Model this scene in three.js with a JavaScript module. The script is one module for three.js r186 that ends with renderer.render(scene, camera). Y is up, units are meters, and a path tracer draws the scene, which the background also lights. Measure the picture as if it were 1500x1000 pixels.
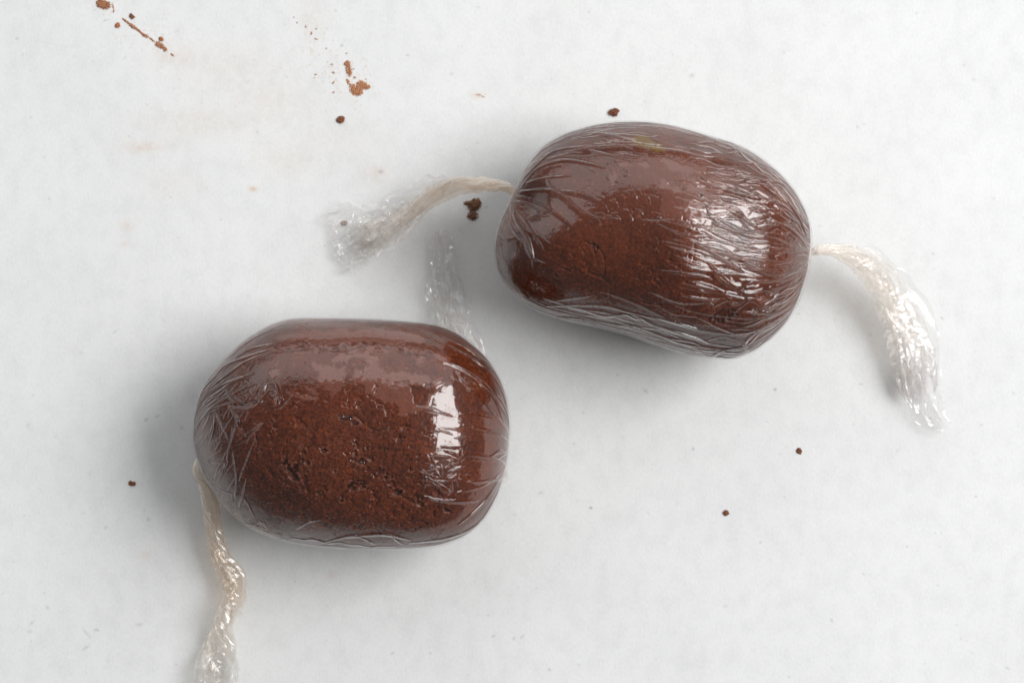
import * as THREE from 'three';
import { mergeGeometries, mergeVertices } from 'three/addons/utils/BufferGeometryUtils.js';

// ───────────────────────── camera, lamps, exposure ─────────────────────────
const S = 0.00022;            // metres of table per pixel of a 1500 x 1000 frame
const D = 0.75;               // camera height over the table
const scene = new THREE.Scene();
const camera = new THREE.PerspectiveCamera(2 * Math.atan((500 * S) / D) * 180 / Math.PI, 1024 / 682, 0.05, 20);
camera.position.set(0, D, 0);
camera.up.set(0, 0, -1);
camera.lookAt(0, 0, 0);
camera.focus = 0.715;
camera.userData.fStop = 13;
scene.background = new THREE.Color(0.17, 0.17, 0.172);   // even grey ambient fill, added to lift the shadows
const renderer = new THREE.WebGLRenderer({ antialias: true });
renderer.toneMapping = THREE.LinearToneMapping;
renderer.toneMappingExposure = 1.16;
renderer.shadowMap.enabled = true;
function areaLight(name, color, intensity, w, h, pos, target) {
  const l = new THREE.RectAreaLight(color, intensity, w, h);
  l.name = name; l.position.set(...pos); l.lookAt(...target); scene.add(l); return l;
}
areaLight('window_light', new THREE.Color(1, 0.997, 0.99), 9.8, 1.5, 1.1, [1.42, 1.52, -0.34], [0, 0, 0]);
areaLight('wide_soft_light', new THREE.Color(0.98, 0.99, 1), 1.08, 4.4, 1.3, [-0.2, 0.82, -1.25], [0, 0.05, 0]);

// ───────────────────────── helpers ─────────────────────────
let seed = 20240611;
const rnd = () => { seed = (seed + 0x6D2B79F5) | 0; let t = Math.imul(seed ^ (seed >>> 15), 1 | seed); t = (t + Math.imul(t ^ (t >>> 7), 61 | t)) ^ t; return ((t ^ (t >>> 14)) >>> 0) / 4294967296; };
const rr = (a, b) => a + (b - a) * rnd();
const clamp = (x, a = 0, b = 1) => x < a ? a : x > b ? b : x;
const sstep = (a, b, x) => { const t = clamp((x - a) / (b - a)); return t * t * (3 - 2 * t); };
const lerp = (a, b, t) => a + (b - a) * t;
const PERM = new Uint8Array(1024), GR = new Float32Array(256 * 3);
{ const p = [...Array(256).keys()]; for (let i = 255; i > 0; i--) { const j = Math.floor(rnd() * (i + 1)); [p[i], p[j]] = [p[j], p[i]]; } for (let i = 0; i < 1024; i++) PERM[i] = p[i & 255];
  for (let i = 0; i < 256; i++) { const a = rnd() * 6.2832, z = rnd() * 2 - 1, r = Math.sqrt(1 - z * z); GR[i * 3] = r * Math.cos(a); GR[i * 3 + 1] = r * Math.sin(a); GR[i * 3 + 2] = z; } }
function noise(x, y, z) {   // gradient noise, about -1..1
  const X = Math.floor(x), Y = Math.floor(y), Z = Math.floor(z); x -= X; y -= Y; z -= Z;
  const a = X & 255, b = Y & 255, c = Z & 255, u = x * x * x * (x * (x * 6 - 15) + 10), v = y * y * y * (y * (y * 6 - 15) + 10), w = z * z * z * (z * (z * 6 - 15) + 10);
  const A = PERM[a] + b, B = PERM[a + 1] + b, AA = PERM[A] + c, AB = PERM[A + 1] + c, BA = PERM[B] + c, BB = PERM[B + 1] + c, x1 = x - 1, y1 = y - 1, z1 = z - 1;
  let h = PERM[AA] * 3; const n000 = GR[h] * x + GR[h + 1] * y + GR[h + 2] * z; h = PERM[BA] * 3; const n100 = GR[h] * x1 + GR[h + 1] * y + GR[h + 2] * z;
  h = PERM[AB] * 3; const n010 = GR[h] * x + GR[h + 1] * y1 + GR[h + 2] * z; h = PERM[BB] * 3; const n110 = GR[h] * x1 + GR[h + 1] * y1 + GR[h + 2] * z;
  h = PERM[AA + 1] * 3; const n001 = GR[h] * x + GR[h + 1] * y + GR[h + 2] * z1; h = PERM[BA + 1] * 3; const n101 = GR[h] * x1 + GR[h + 1] * y + GR[h + 2] * z1;
  h = PERM[AB + 1] * 3; const n011 = GR[h] * x + GR[h + 1] * y1 + GR[h + 2] * z1; h = PERM[BB + 1] * 3; const n111 = GR[h] * x1 + GR[h + 1] * y1 + GR[h + 2] * z1;
  const p = n000 + u * (n100 - n000), q = n010 + u * (n110 - n010), r = n001 + u * (n101 - n001), t = n011 + u * (n111 - n011), e = p + v * (q - p), f = r + v * (t - r);
  return (e + w * (f - e)) * 1.5;
}
const fbm = (x, y, z, o = 4) => { let s = 0, a = 0.5; for (let i = 0; i < o; i++) { s += a * noise(x, y, z); x = x * 2.03 + 7.1; y = y * 2.03 + 3.7; z = z * 2.03 + 1.3; a *= 0.5; } return s; };
const ridged = (x, y, z, o = 3) => { let s = 0, a = 0.6; for (let i = 0; i < o; i++) { s += a * (1 - Math.abs(noise(x, y, z))); x = x * 2.1 + 5.3; y = y * 2.1 + 2.9; z = z * 2.1 + 8.3; a *= 0.45; } return s; };
const onTable = (px, py, h = 0) => new THREE.Vector3((px - 750) * S * (D - h) / D, h, (py - 500) * S * (D - h) / D);
const used = new Map();
function numbered(n) { const k = used.get(n) ?? 0; used.set(n, k + 1); return k ? `${n}_${String(k).padStart(3, '0')}` : n; }
function tag(o, label, category, group) { o.userData.label = label; o.userData.category = category; if (group) o.userData.group = group; return o; }
function mesh(name, geometry, material, parent = scene) {
  const m = new THREE.Mesh(geometry, material); m.name = parent === scene ? numbered(name) : name; m.castShadow = m.receiveShadow = true; parent.add(m); return m;
}
function tex(data, w, h, srgb = false, wrap = THREE.RepeatWrapping) {
  const t = new THREE.DataTexture(data, w, h, THREE.RGBAFormat, data instanceof Float32Array ? THREE.FloatType : THREE.UnsignedByteType);
  t.wrapS = t.wrapT = wrap; t.magFilter = THREE.LinearFilter; t.minFilter = THREE.LinearFilter; if (srgb) t.colorSpace = THREE.SRGBColorSpace; t.needsUpdate = true; return t;
}
const enc = (x) => 255 * (x <= 0.0031308 ? 12.92 * x : 1.055 * Math.pow(x, 1 / 2.4) - 0.055);   // linear to sRGB byte
function gridIndex(nu, nv) {
  const ix = new Uint32Array(nu * nv * 6); let k = 0;
  for (let j = 0; j < nv; j++) for (let i = 0; i < nu; i++) { const a = j * (nu + 1) + i, b = a + 1, c = a + nu + 1, d = c + 1; ix[k++] = a; ix[k++] = b; ix[k++] = c; ix[k++] = b; ix[k++] = d; ix[k++] = c; }
  return ix;
}
function gridGeometry(nu, nv, pos, uv) {
  const g = new THREE.BufferGeometry();
  g.setAttribute('position', new THREE.BufferAttribute(pos, 3)); g.setAttribute('uv', new THREE.BufferAttribute(uv, 2)); g.setIndex(new THREE.BufferAttribute(gridIndex(nu, nv), 1));
  g.computeVertexNormals(); return g;
}

// ───────────────────────── the table ─────────────────────────
{
  const N = 1536, span = 0.40, col = new Uint8Array(N * N * 4), bmp = new Float32Array(N * N * 4);
  const specks = [[945, 572, 4, 2.6, .25], [1013, 110, 4, 2.4, .22], [1135, 570, 2.4, 1.8, .45], [1015, 657, 2, 2, .3], [865, 743, 2, 2, .5], [557, 251, 4, 2.4, .3], [1426, 116, 3, 3, .16], [1256, 185, 2, 2, .25], [722, 931, 3, 2, .22], [752, 934, 2, 2, .25], [764, 932, 4, 2, .2], [804, 980, 2, 2, .3], [45, 912, 5, 1.5, .25], [42, 924, 4, 3, .15], [68, 889, 2, 4, .2], [125, 926, 2, 9, .18], [124, 948, 6, 2, .2], [140, 922, 4, 2, .25], [203, 914, 5, 2, .2], [213, 614, 3, 2, .35], [265, 626, 3, 2, .25], [154, 772, 3, 2, .2], [216, 760, 3, 3, .2], [40, 622, 2, 2, .2], [1218, 908, 2, 3, .22], [1476, 978, 4, 2, .2], [153, 29, 3, 1.2, .3], [24, 56, 3, 2, .2], [500, 66, 2, 2, .3], [1261, 562, 3, 1.2, .3], [1250, 621, 2, 2, .15]];
  for (let i = 0; i < 800; i++) specks.push([rr(-150, 1650), rr(-400, 1400), rr(.8, 3), rr(0.6, 1.6), rr(.05, .28)]);
  const spk = new Float32Array(N * N);
  for (const [px, py, a, b, d] of specks) {
    const cx = ((px - 750) * S / span + .5) * N, cy = ((py - 500) * S / span + .5) * N, R = 10, ang = rr(-.9, .9), ca = Math.cos(ang), sa = Math.sin(ang), k = S / span * N;
    for (let y = Math.floor(cy - R * k); y <= cy + R * k; y++) for (let x = Math.floor(cx - R * k); x <= cx + R * k; x++) {
      const xx = ((x + N) % N), yy = ((y + N) % N), dx = (x - cx) / k, dy = (y - cy) / k, e = ((dx * ca + dy * sa) / a) ** 2 + ((-dx * sa + dy * ca) / b) ** 2;
      const v = d * Math.exp(-e * (1 + .5 * noise(x * .3, y * .3, 9))); if (v > .002) spk[yy * N + xx] = Math.max(spk[yy * N + xx], v);
    }
  }
  for (let i = 0; i < 70; i++) {   // hairline scratches
    let x = (rr(-100, 1600) - 750) * S / span * N + N / 2, y = (rr(-100, 1100) - 500) * S / span * N + N / 2, a = rr(0, 6.283); const L = rr(14, 90), d = rr(.015, .06);
    for (let k = 0; k < L; k++) { x += Math.cos(a); y += Math.sin(a); a += rr(-.06, .06); const X = Math.round(x), Y = Math.round(y); if (X < 0 || Y < 0 || X >= N || Y >= N) break; const o = Y * N + X; spk[o] = Math.max(spk[o], d * Math.sin(Math.PI * k / L)); }
  }
  const dustAt = new Float32Array(N * N);   // loose cocoa grains round the smears
  for (const [px, py, rx, ry, n] of [[520, 118, 26, 30, 90], [470, 75, 30, 46, 60], [486, 110, 14, 26, 30], [215, 50, 44, 26, 60], [155, 10, 24, 12, 30], [693, 308, 16, 18, 24], [330, 130, 150, 80, 60], [700, 140, 14, 6, 10]]) for (let i = 0; i < n; i++) {
    const a = rr(0, 6.283), q = Math.sqrt(-2 * Math.log(1 - rnd() * .98)) * .55, x = Math.round(((px + Math.cos(a) * q * rx - 750) * S / span + .5) * N), y = Math.round(((py + Math.sin(a) * q * ry - 500) * S / span + .5) * N), v = rr(.1, .75);
    for (let b = -1; b <= 1; b++) for (let c = -1; c <= 1; c++) { const o = (y + b) * N + x + c, w = v * (b || c ? rr(0, .4) : 1); if (w > dustAt[o]) dustAt[o] = w; }
  }
  // rubbed-in cocoa: faint tan smears with a grain of their own
  const stains = [[330, 100, 70, 30, .05], [400, 150, 60, 30, .06], [290, 180, 70, 22, .07], [210, 215, 30, 8, .14], [420, 230, 40, 24, .06], [455, 30, 18, 30, .05], [250, 270, 40, 20, .03], [550, 255, 18, 14, .10], [185, 330, 10, 8, .10], [700, 139, 9, 4, .2], [485, 842, 6, 5, .13], [180, 358, 5, 4, .1], [255, 80, 30, 14, .08], [212, 812, 10, 8, .05], [370, 276, 6, 4, .25], [500, 205, 50, 30, .03]];
  for (let y = 0; y < N; y++) for (let x = 0; x < N; x++) {
    const X = (x / N - .5) * span, Z = (y / N - .5) * span, px = X / S + 750, py = Z / S + 500, mm = 1000;
    const broad = fbm(X * 28, Z * 28, 3, 3), mid = fbm(X * 190, Z * 150, 11, 3), fine = noise(X * 1500, Z * 900, 5), weave = noise(X * 2100, Z * 500, 2) * .5 + noise(X * 500, Z * 2100, 8) * .5;
    let v = 0.645 * (1 + .06 * broad + .09 * mid + .05 * fine + .03 * weave);
    v *= 1 - .06 * sstep(.22, .55, mid + .3 * fine) - spk[y * N + x];
    let st = 0;
    if (px < 900 && py < 900) for (const [a, b, ra, rb, d] of stains) { const e = ((px - a) / ra) ** 2 + ((py - b) / rb) ** 2; if (e < 6) st += 1.5 * d * Math.exp(-e) * clamp(.75 + 1.5 * fbm(X * 420, Z * 420, 17, 3)); }
    st = Math.min(Math.max(st, dustAt[y * N + x] * .55), .5);
    const o = (y * N + x) * 4;
    col[o] = enc(v * .99 * lerp(1, .83, st * 1.6)); col[o + 1] = enc(v * lerp(1, .5, st * 1.6)); col[o + 2] = enc(v * .996 * lerp(1, .3, st * 1.6)); col[o + 3] = 255;
    const h = .5 + .22 * mid + .14 * fine + .1 * weave - .5 * spk[y * N + x]; bmp[o] = bmp[o + 1] = bmp[o + 2] = h; bmp[o + 3] = 1;
  }
  const map = tex(col, N, N, true, THREE.MirroredRepeatWrapping), bump = tex(bmp, N, N, false, THREE.MirroredRepeatWrapping);
  const m = new THREE.MeshStandardMaterial({ map, bumpMap: bump, bumpScale: 0.00009, roughness: 0.72 });
  const W = 1.3, H = 1.0, g = new THREE.BoxGeometry(W, 0.03, H);
  const p = g.attributes.position, uv = g.attributes.uv;
  for (let i = 0; i < p.count; i++) uv.setXY(i, p.getX(i) / span + .5, p.getZ(i) / span + .5);
  const t = mesh('tabletop', g, m); t.position.y = -0.015; t.userData.kind = 'structure'; t.userData.label = 'pale grey mottled stone tabletop with faint cocoa rubs';
}

// ───────────────────────── wrapped rolls ─────────────────────────
function sampleChain(pts) {   // catmull-rom through pixel points, read by arc length 0..1
  const c = new THREE.CatmullRomCurve3(pts.map(([x, y]) => new THREE.Vector3(x, y, 0)), false, 'centripetal'); c.arcLengthDivisions = 400;
  const N = 400, out = []; for (let i = 0; i <= N; i++) { const p = c.getPointAt(i / N); out.push([p.x, p.y]); }
  return (s) => { const f = clamp(s) * N, i = Math.min(N - 1, Math.floor(f)), t = f - i; return [lerp(out[i][0], out[i + 1][0], t), lerp(out[i][1], out[i + 1][1], t)]; };
}
class Roll {
  constructor(o) {
    Object.assign(this, o); this.U = sampleChain(o.upper); this.L = sampleChain(o.lower);
    this.maxH = 0; for (let i = 0; i <= 200; i++) { const u = this.U(i / 200), l = this.L(i / 200); this.maxH = Math.max(this.maxH, Math.hypot(u[0] - l[0], u[1] - l[1]) / 2); }
    const a = this.U(0), b = this.U(1); this.cx = (a[0] + b[0]) / 2; this.cy = o.centreY; this.half = Math.abs(b[0] - a[0]) / 2;
    this.origin = onTable(this.cx, this.cy, 0);
    const T = this.tall; this.mid = T * .46;
    this.project = (p) => { const k = D / (D - p.y) / S; return [(p.x + this.origin.x) * k + 750, (p.z + this.origin.z) * k + 500]; };
    // coarse grid for the way back from the picture to the surface
    this.NG = 220; this.grid = []; for (let j = 0; j <= this.NG; j++) { const row = []; for (let i = 0; i <= this.NG; i++) { const s = j / this.NG, f = -.1 + (Math.PI + .2) * i / this.NG; const p = this.base(s, f); row.push([...this.project(p), s, f]); } this.grid.push(row); }
  }
  base(s, phi) {   // local metres; phi 0 = far edge, pi/2 = top, pi = near edge
    const u = this.U(s), l = this.L(s), q = clamp(Math.hypot(u[0] - l[0], u[1] - l[1]) / 2 / this.maxH);
    const cx = (u[0] + l[0]) / 2, cy = (u[1] + l[1]) / 2, along = (cx - this.cx) / this.half;
    const c = Math.cos(phi), sn = Math.sin(phi), n = 2.25, k = 1 / Math.pow(Math.pow(Math.abs(c), n) + Math.pow(Math.abs(sn), n), 1 / n);
    const e = Math.sin(Math.min(1, q) * Math.PI / 2);
    const pole = s < .5 ? this.poleL : this.poleR;
    const yc = lerp(pole, this.mid, e), hh = (this.tall - this.mid) * Math.pow(q, .82) * (1 - this.dome * along * along) * (sn < 0 ? .98 : 1);
    let y = yc + hh * sn * k;
    const t = this.twist ? this.twist(s, phi) : 0; y += t;
    y = y > .006 ? y : .0012 + .0048 * Math.exp((y - .006) / .0048);   // settles flat on the table
    const px = this.cx + 1.013 * (cx + (u[0] - l[0]) / 2 * c * k - this.cx), py = this.cy + 1.013 * (cy + (u[1] - l[1]) / 2 * c * k - this.cy), h = Math.max(0, this.mid), f = (D - h) / D * S;
    const v = new THREE.Vector3((px - 750) * f - this.origin.x, y, (py - 500) * f - this.origin.z);
    const w = Math.pow(q, .6); // gentle unevenness of hand-rolled dough
    v.y += w * (sn > -.3 ? 1 : 0) * this.lump * noise(v.x * 38 + this.id * 9, v.y * 38, v.z * 38) * sstep(-.3, .4, sn);
    if (this.bumps) for (const [bx, by, r, a] of this.bumps) if (sn > 0) v.y += a * Math.exp(-(((px - bx) ** 2 + (py - by) ** 2) / (r * r))) * sstep(0, .6, sn) * w;
    return v;
  }
  toSurface(px, py) {
    let best = 1e9, bj = 0, bi = 0; const N = this.NG;
    for (let j = 0; j <= N; j += 2) for (let i = 0; i <= N; i += 2) { const g = this.grid[j][i], d = (g[0] - px) ** 2 + (g[1] - py) ** 2; if (d < best) { best = d; bj = j; bi = i; } }
    let s = bj / N, f = -.1 + (Math.PI + .2) * bi / N, ds = 1.5 / N, df = 4.5 / N;
    for (let it = 0; it < 7; it++) { let b = 1e9, bs = s, bf = f; for (let a = -2; a <= 2; a++) for (let c = -2; c <= 2; c++) { const s2 = clamp(s + a * ds, .004, .996), f2 = f + c * df, q = this.project(this.base(s2, f2)), d = (q[0] - px) ** 2 + (q[1] - py) ** 2; if (d < b) { b = d; bs = s2; bf = f2; } } s = bs; f = bf; ds *= .5; df *= .5; }
    return [s, f];
  }
}
const TW = 2048, TH = 1024;
const uOf = (phi) => ((phi + Math.PI / 2) / (2 * Math.PI) + 10) % 1, phiOf = (u) => u * 2 * Math.PI - Math.PI / 2;
function fieldGrid(roll) {   // local position of every texel, from a coarse table
  const A = 512, B = 256, P = new Float32Array((A + 1) * (B + 1) * 3);
  for (let j = 0; j <= B; j++) for (let i = 0; i <= A; i++) { const p = roll.base(j / B, phiOf(i / A)), o = (j * (A + 1) + i) * 3; P[o] = p.x; P[o + 1] = p.y; P[o + 2] = p.z; }
  const at = (u, v, out) => { const x = u * A, y = v * B, i = Math.min(A - 1, Math.floor(x)), j = Math.min(B - 1, Math.floor(y)), a = x - i, b = y - j; for (let c = 0; c < 3; c++) { const o = (j * (A + 1) + i) * 3 + c, w = (A + 1) * 3; out[c] = (P[o] * (1 - a) + P[o + 3] * a) * (1 - b) + (P[o + w] * (1 - a) + P[o + w + 3] * a) * b; } return out; };
  const mu = new Float32Array(B + 1), mv = new Float32Array(B + 1);   // mm per texel round and along, by row
  return { at, metric(u, v) { const p = at(u, v, []), q = at((u + .004) % 1, v, []), r = at(u, Math.min(1, v + .004), []); return [Math.max(.012, Math.hypot(q[0] - p[0], q[1] - p[1], q[2] - p[2]) * 1000 / (.004 * TW)), Math.max(.03, Math.hypot(r[0] - p[0], r[1] - p[1], r[2] - p[2]) * 1000 / (.004 * TH))]; } };
}
// a fold drawn on the surface: sf = [[s, phi], ...], width and height in mm
function stroke(F, H, M, sf, w, h, milk = 0, skew = 0, sign = 1) {
  const pts = sf.map(([s, f]) => [(f + Math.PI / 2) / (2 * Math.PI), s]);
  let total = 0; const seg = []; for (let i = 0; i + 1 < pts.length; i++) { const du = (pts[i + 1][0] - pts[i][0]) * TW, dv = (pts[i + 1][1] - pts[i][1]) * TH, L = Math.hypot(du, dv); seg.push(L); total += L; }
  let run = 0;
  for (let k = 0; k + 1 < pts.length; k++) {
    const n = Math.max(1, Math.ceil(seg[k] / 2.5)), dx = (pts[k + 1][0] - pts[k][0]) * TW, dy = (pts[k + 1][1] - pts[k][1]) * TH;
    for (let i = 0; i < n; i++) {
      const t = i / n, u = lerp(pts[k][0], pts[k + 1][0], t), v = clamp(lerp(pts[k][1], pts[k + 1][1], t), .002, .998), g = (run + seg[k] * t) / Math.max(1e-6, total), tp = Math.pow(Math.sin(Math.PI * clamp(g * .96 + .02)), .6);
      const [mu, mv] = F.metric(((u % 1) + 1) % 1, v), ww = w * (.45 + .55 * tp), hh = h * tp, tx = dx * mu, ty = dy * mv, tl = Math.hypot(tx, ty) || 1, nx = -ty / tl, ny = tx / tl;
      const ru = Math.min(90, Math.ceil(2.2 * ww / mu)), rv = Math.min(40, Math.ceil(2.2 * ww / mv)), cu = Math.round(u * TW), cv = Math.round(v * TH), fu = cu - u * TW, fv = cv - v * TH;
      for (let b = -rv; b <= rv; b++) { const y = cv + b; if (y < 0 || y >= TH) continue; for (let a = -ru; a <= ru; a++) {
        const ex = (a + fu) * mu, ey = (b + fv) * mv, dn = ex * nx + ey * ny, dt = (ex * ny - ey * nx), far = Math.abs(dt) > 3 * Math.max(mu, mv) ? (Math.abs(dt) - 3 * Math.max(mu, mv)) / ww : 0;
        const side = dn * skew > 0 ? 1.9 : 1, e = (dn / ww) ** 2 * side * side + far * far * 4; if (e > 4.5) continue;
        const o = y * TW + (((cu + a) % TW) + TW) % TW, val = hh * Math.exp(-e * 1.4);
        if (sign > 0) { if (val > H[o]) H[o] = val; } else if (-val < H[o]) H[o] = -val;
        if (M && milk) { const mm = milk * tp * Math.exp(-e * 4.5); if (mm > M[o]) M[o] = mm; }
      } }
    }
    run += seg[k];
  }
}
const pxStroke = (roll, pts) => {   // a polyline in the photograph laid on the roll
  const c = new THREE.CatmullRomCurve3(pts.map(([x, y]) => new THREE.Vector3(x, y, 0)), false, 'centripetal'), n = Math.max(3, Math.ceil(c.getLength() / 9)), out = [];
  for (let i = 0; i <= n; i++) { const p = c.getPoint(i / n); out.push(roll.toSurface(p.x, p.y)); } return out;
};
const sampleTex = (A, u, v) => { const x = (((u % 1) + 1) % 1) * TW - .5, y = clamp(v * TH - .5, 0, TH - 1.001), i = Math.floor(x), j = Math.floor(y), a = x - i, b = y - j, i0 = (i + TW) % TW, i1 = (i + 1 + TW) % TW; return lerp(lerp(A[j * TW + i0], A[j * TW + i1], a), lerp(A[(j + 1) * TW + i0], A[(j + 1) * TW + i1], a), b); };
function surface(roll, nu, nv, offset) {   // offset(u, v, p) in metres along the outward normal
  const pos = new Float32Array((nu + 1) * (nv + 1) * 3), uv = new Float32Array((nu + 1) * (nv + 1) * 2);
  for (let j = 0; j <= nv; j++) for (let i = 0; i <= nu; i++) { const o = j * (nu + 1) + i, s = j / nv, p = roll.base(s, phiOf(i / nu)); pos[o * 3] = p.x; pos[o * 3 + 1] = p.y; pos[o * 3 + 2] = p.z; uv[o * 2] = i / nu; uv[o * 2 + 1] = s; }
  const g = gridGeometry(nu, nv, pos, uv), n = g.attributes.normal.array;
  const fix = (arr) => { for (let j = 0; j <= nv; j++) { const a = j * (nu + 1) * 3, b = a + nu * 3; for (let c = 0; c < 3; c++) { const m = (arr[a + c] + arr[b + c]) / 2; arr[a + c] = arr[b + c] = m; } } };
  fix(n);
  for (let o = 0; o < (nu + 1) * (nv + 1); o++) { const d = offset(uv[o * 2], uv[o * 2 + 1], [pos[o * 3], pos[o * 3 + 1], pos[o * 3 + 2]]); for (let c = 0; c < 3; c++) pos[o * 3 + c] += n[o * 3 + c] * d; if (pos[o * 3 + 1] < .0004) pos[o * 3 + 1] = .0004; }
  g.computeVertexNormals(); fix(g.attributes.normal.array); return g;
}

function buildRoll(o) {
  const roll = new Roll(o), F = fieldGrid(roll), NT = TW * TH;
  const group = new THREE.Group(); group.name = numbered('wrapped_dough_roll'); group.position.copy(roll.origin); scene.add(group);
  tag(group, o.label, 'dough roll', 'chocolate dough rolls in cling film');
  // where film and dough part (air between them) and where they touch, in mm of gap, from 3-D distance to spots on the surface
  const spot = ([px, py, rx, ry, a], k) => { const [s, f] = roll.toSurface(px, py), p = roll.base(s, f); return { p: [p.x, p.y, p.z], rx: rx * S * (k ?? 1), ry: ry * S * (k ?? 1), a }; };
  const gaps = (o.gaps ?? []).map((q) => spot(q, 1)), drySheen = o.drySheen.map((q) => spot(q, 1)), oil = (o.oil ?? []).map((q) => spot(q, 1)), pink = (o.pink ?? []).map((q) => spot(q, 1)), pits = o.pits.map((q) => spot(q, .9));
  const near = (list, x, y, z) => { let s = 0; for (const k of list) { const dx = (x - k.p[0]) / k.rx, dz = (z - k.p[2]) / k.ry, dy = (y - k.p[1]) / (k.rx + k.ry) * 2, e = dx * dx + dz * dz + dy * dy; if (e < 5) s += k.a * Math.exp(-e); } return s; };
  // ── dough: cracks, pits, crumbly grain ──
  const DH = new Float32Array(NT), crackMask = new Float32Array(NT);
  for (const c of o.cracks) stroke(F, DH, null, pxStroke(roll, c.pts), c.w, c.h, 0, 0, -1);
  const dcol = new Uint8Array(NT * 4), dbmp = new Float32Array(NT * 4), drc = new Uint8Array(NT * 4), contact = new Float32Array(NT), P = [0, 0, 0], K = o.id * 31.7;
  for (let y = 0; y < TH; y++) for (let x = 0; x < TW; x++) {
    const i = y * TW + x, q = i * 4; F.at((x + .5) / TW, (y + .5) / TH, P); const [X, Y, Z] = P;
    const big = fbm(X * 55 + K, Y * 55, Z * 55, 3), mid = fbm(X * 230, Y * 230 + K, Z * 230, 3), gr = noise(X * 1150, Y * 1150, Z * 1150 + K), gr2 = noise(X * 2600, Y * 2600, Z * 2600 + K);
    const crumb = o.crumb(X, Y, Z, near);                                         // 0 smooth .. 1 crumbly
    const pm = near(pits, X, Y, Z), pr = clamp((ridged(X * 520 + K, Y * 520, Z * 520, 3) - .5) * 2.6);
    const pit = sstep(.46, .76, pm * (.16 + .95 * pr) + .22 * mid + .1 * gr), small = sstep(.08, .22, mid * .8 + gr * .22 - .2 + .16 * crumb) * crumb;
    const cr = -DH[i];
    const rough = cr > 0 ? cr * clamp(.75 + 1.1 * noise(X * 700, Y * 700, Z * 700 + K)) : 0;
    const h = -.8 * pit - .65 * small - rough + (.022 + .035 * crumb) * gr + (.03 + .035 * crumb) * gr2 + .16 * mid * (.3 + crumb) + .25 * pm * (1 - pit) * .3;
    DH[i] = h;
    const hole = clamp(pit + .6 * small + rough * 1.2);
    // air-gap dough: matte and paler, with film sheen painted in; wetted dough dark and saturated
    const dn = near(drySheen, X, Y, Z), dr = sstep(.42, .52, dn * (.68 + 1.8 * fbm(X * 190 + 3, Y * 190, Z * 190 + K, 5)) + .16 * gr * crumb) * (1 - .9 * hole);
    const pk = clamp(near(pink, X, Y, Z));  // smooth rosy sheen of the film, mixed into the dough colour
    const ol = sstep(.35, .7, near(oil, X, Y, Z) * (1 + .9 * mid));
    const lift = 1 + .5 * big + .55 * mid;
    let r = .071 * lift, g = .0136 * lift, b = .0030 * lift;
    const g1 = clamp(.5 + .55 * gr + .5 * gr2);                                    // cocoa grain
    const gk = (.38 + .4 * crumb) * (g1 - .5) * 2; r *= 1 + gk; g *= 1 + gk * 1.05; b *= 1 + gk * 1.05;
    const warm = sstep(-.1, .5, fbm(X * 90 - 5, Y * 90, Z * 90 + K, 3)); r *= 1 + .18 * warm; g *= 1 + .12 * warm; b *= 1 - .15 * warm;
    const fleck = sstep(.50, .72, noise(X * 900 + 4, Y * 900, Z * 900 - K) + .25 * gr2) * (.5 + .5 * pk);   // fat and sugar specks
    r = lerp(r, .30, .5 * fleck); g = lerp(g, .13, .5 * fleck); b = lerp(b, .08, .5 * fleck);
    const dk = .5 * dr + .3 * pk * (1 - dr); r = lerp(r, .165, dk); g = lerp(g, .056, dk); b = lerp(b, .036, dk);
    r = lerp(r, .115, ol); g = lerp(g, .056, ol); b = lerp(b, .002, ol);
    const ed = clamp(.5 * sstep(.08, .4, pm) * (1 - pit) + .5 * sstep(.1, .45, fbm(X * 300, Y * 300 + 6, Z * 300 + K, 3))) * crumb * clamp(.3 + g1) * (1 - hole) * .6; r = lerp(r, .21, ed); g = lerp(g, .07, ed); b = lerp(b, .042, ed);
    dcol[q] = enc(clamp(r)); dcol[q + 1] = enc(clamp(g)); dcol[q + 2] = enc(clamp(b)); dcol[q + 3] = 255;
    dbmp[q] = dbmp[q + 1] = dbmp[q + 2] = h; dbmp[q + 3] = 1;
    contact[i] = 1 - clamp(dr + hole);
    drc[q] = 255 * clamp((.28 + .5 * dr) * (1 - .8 * hole)); drc[q + 1] = 255 * clamp(.55 + .2 * gr); drc[q + 2] = 0; drc[q + 3] = 255;
  }
  const rc = tex(drc, TW, TH);
  const doughM = new THREE.MeshPhysicalMaterial({ map: tex(dcol, TW, TH, true), bumpMap: tex(dbmp, TW, TH), bumpScale: .0008, roughness: 1, roughnessMap: rc, specularIntensity: .15, clearcoat: 1, clearcoatMap: rc, clearcoatRoughness: .2 });
  const gapAt = (p) => .0004 + near(gaps, p[0], p[1], p[2]) * .001;
  mesh('dough', surface(roll, 620, 400, (u, v, p) => -gapAt(p) + Math.min(.0001, sampleTex(DH, u, v) * .001)), doughM, group).userData.label = o.doughLabel;
  // ── film: folds gathered into the two twists ──
  const FH = new Float32Array(NT), M = new Float32Array(NT);
  for (const f of o.folds) stroke(F, FH, M, pxStroke(roll, f.pts), f.w, f.h, f.m ?? .2, f.k ?? 1);
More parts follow.
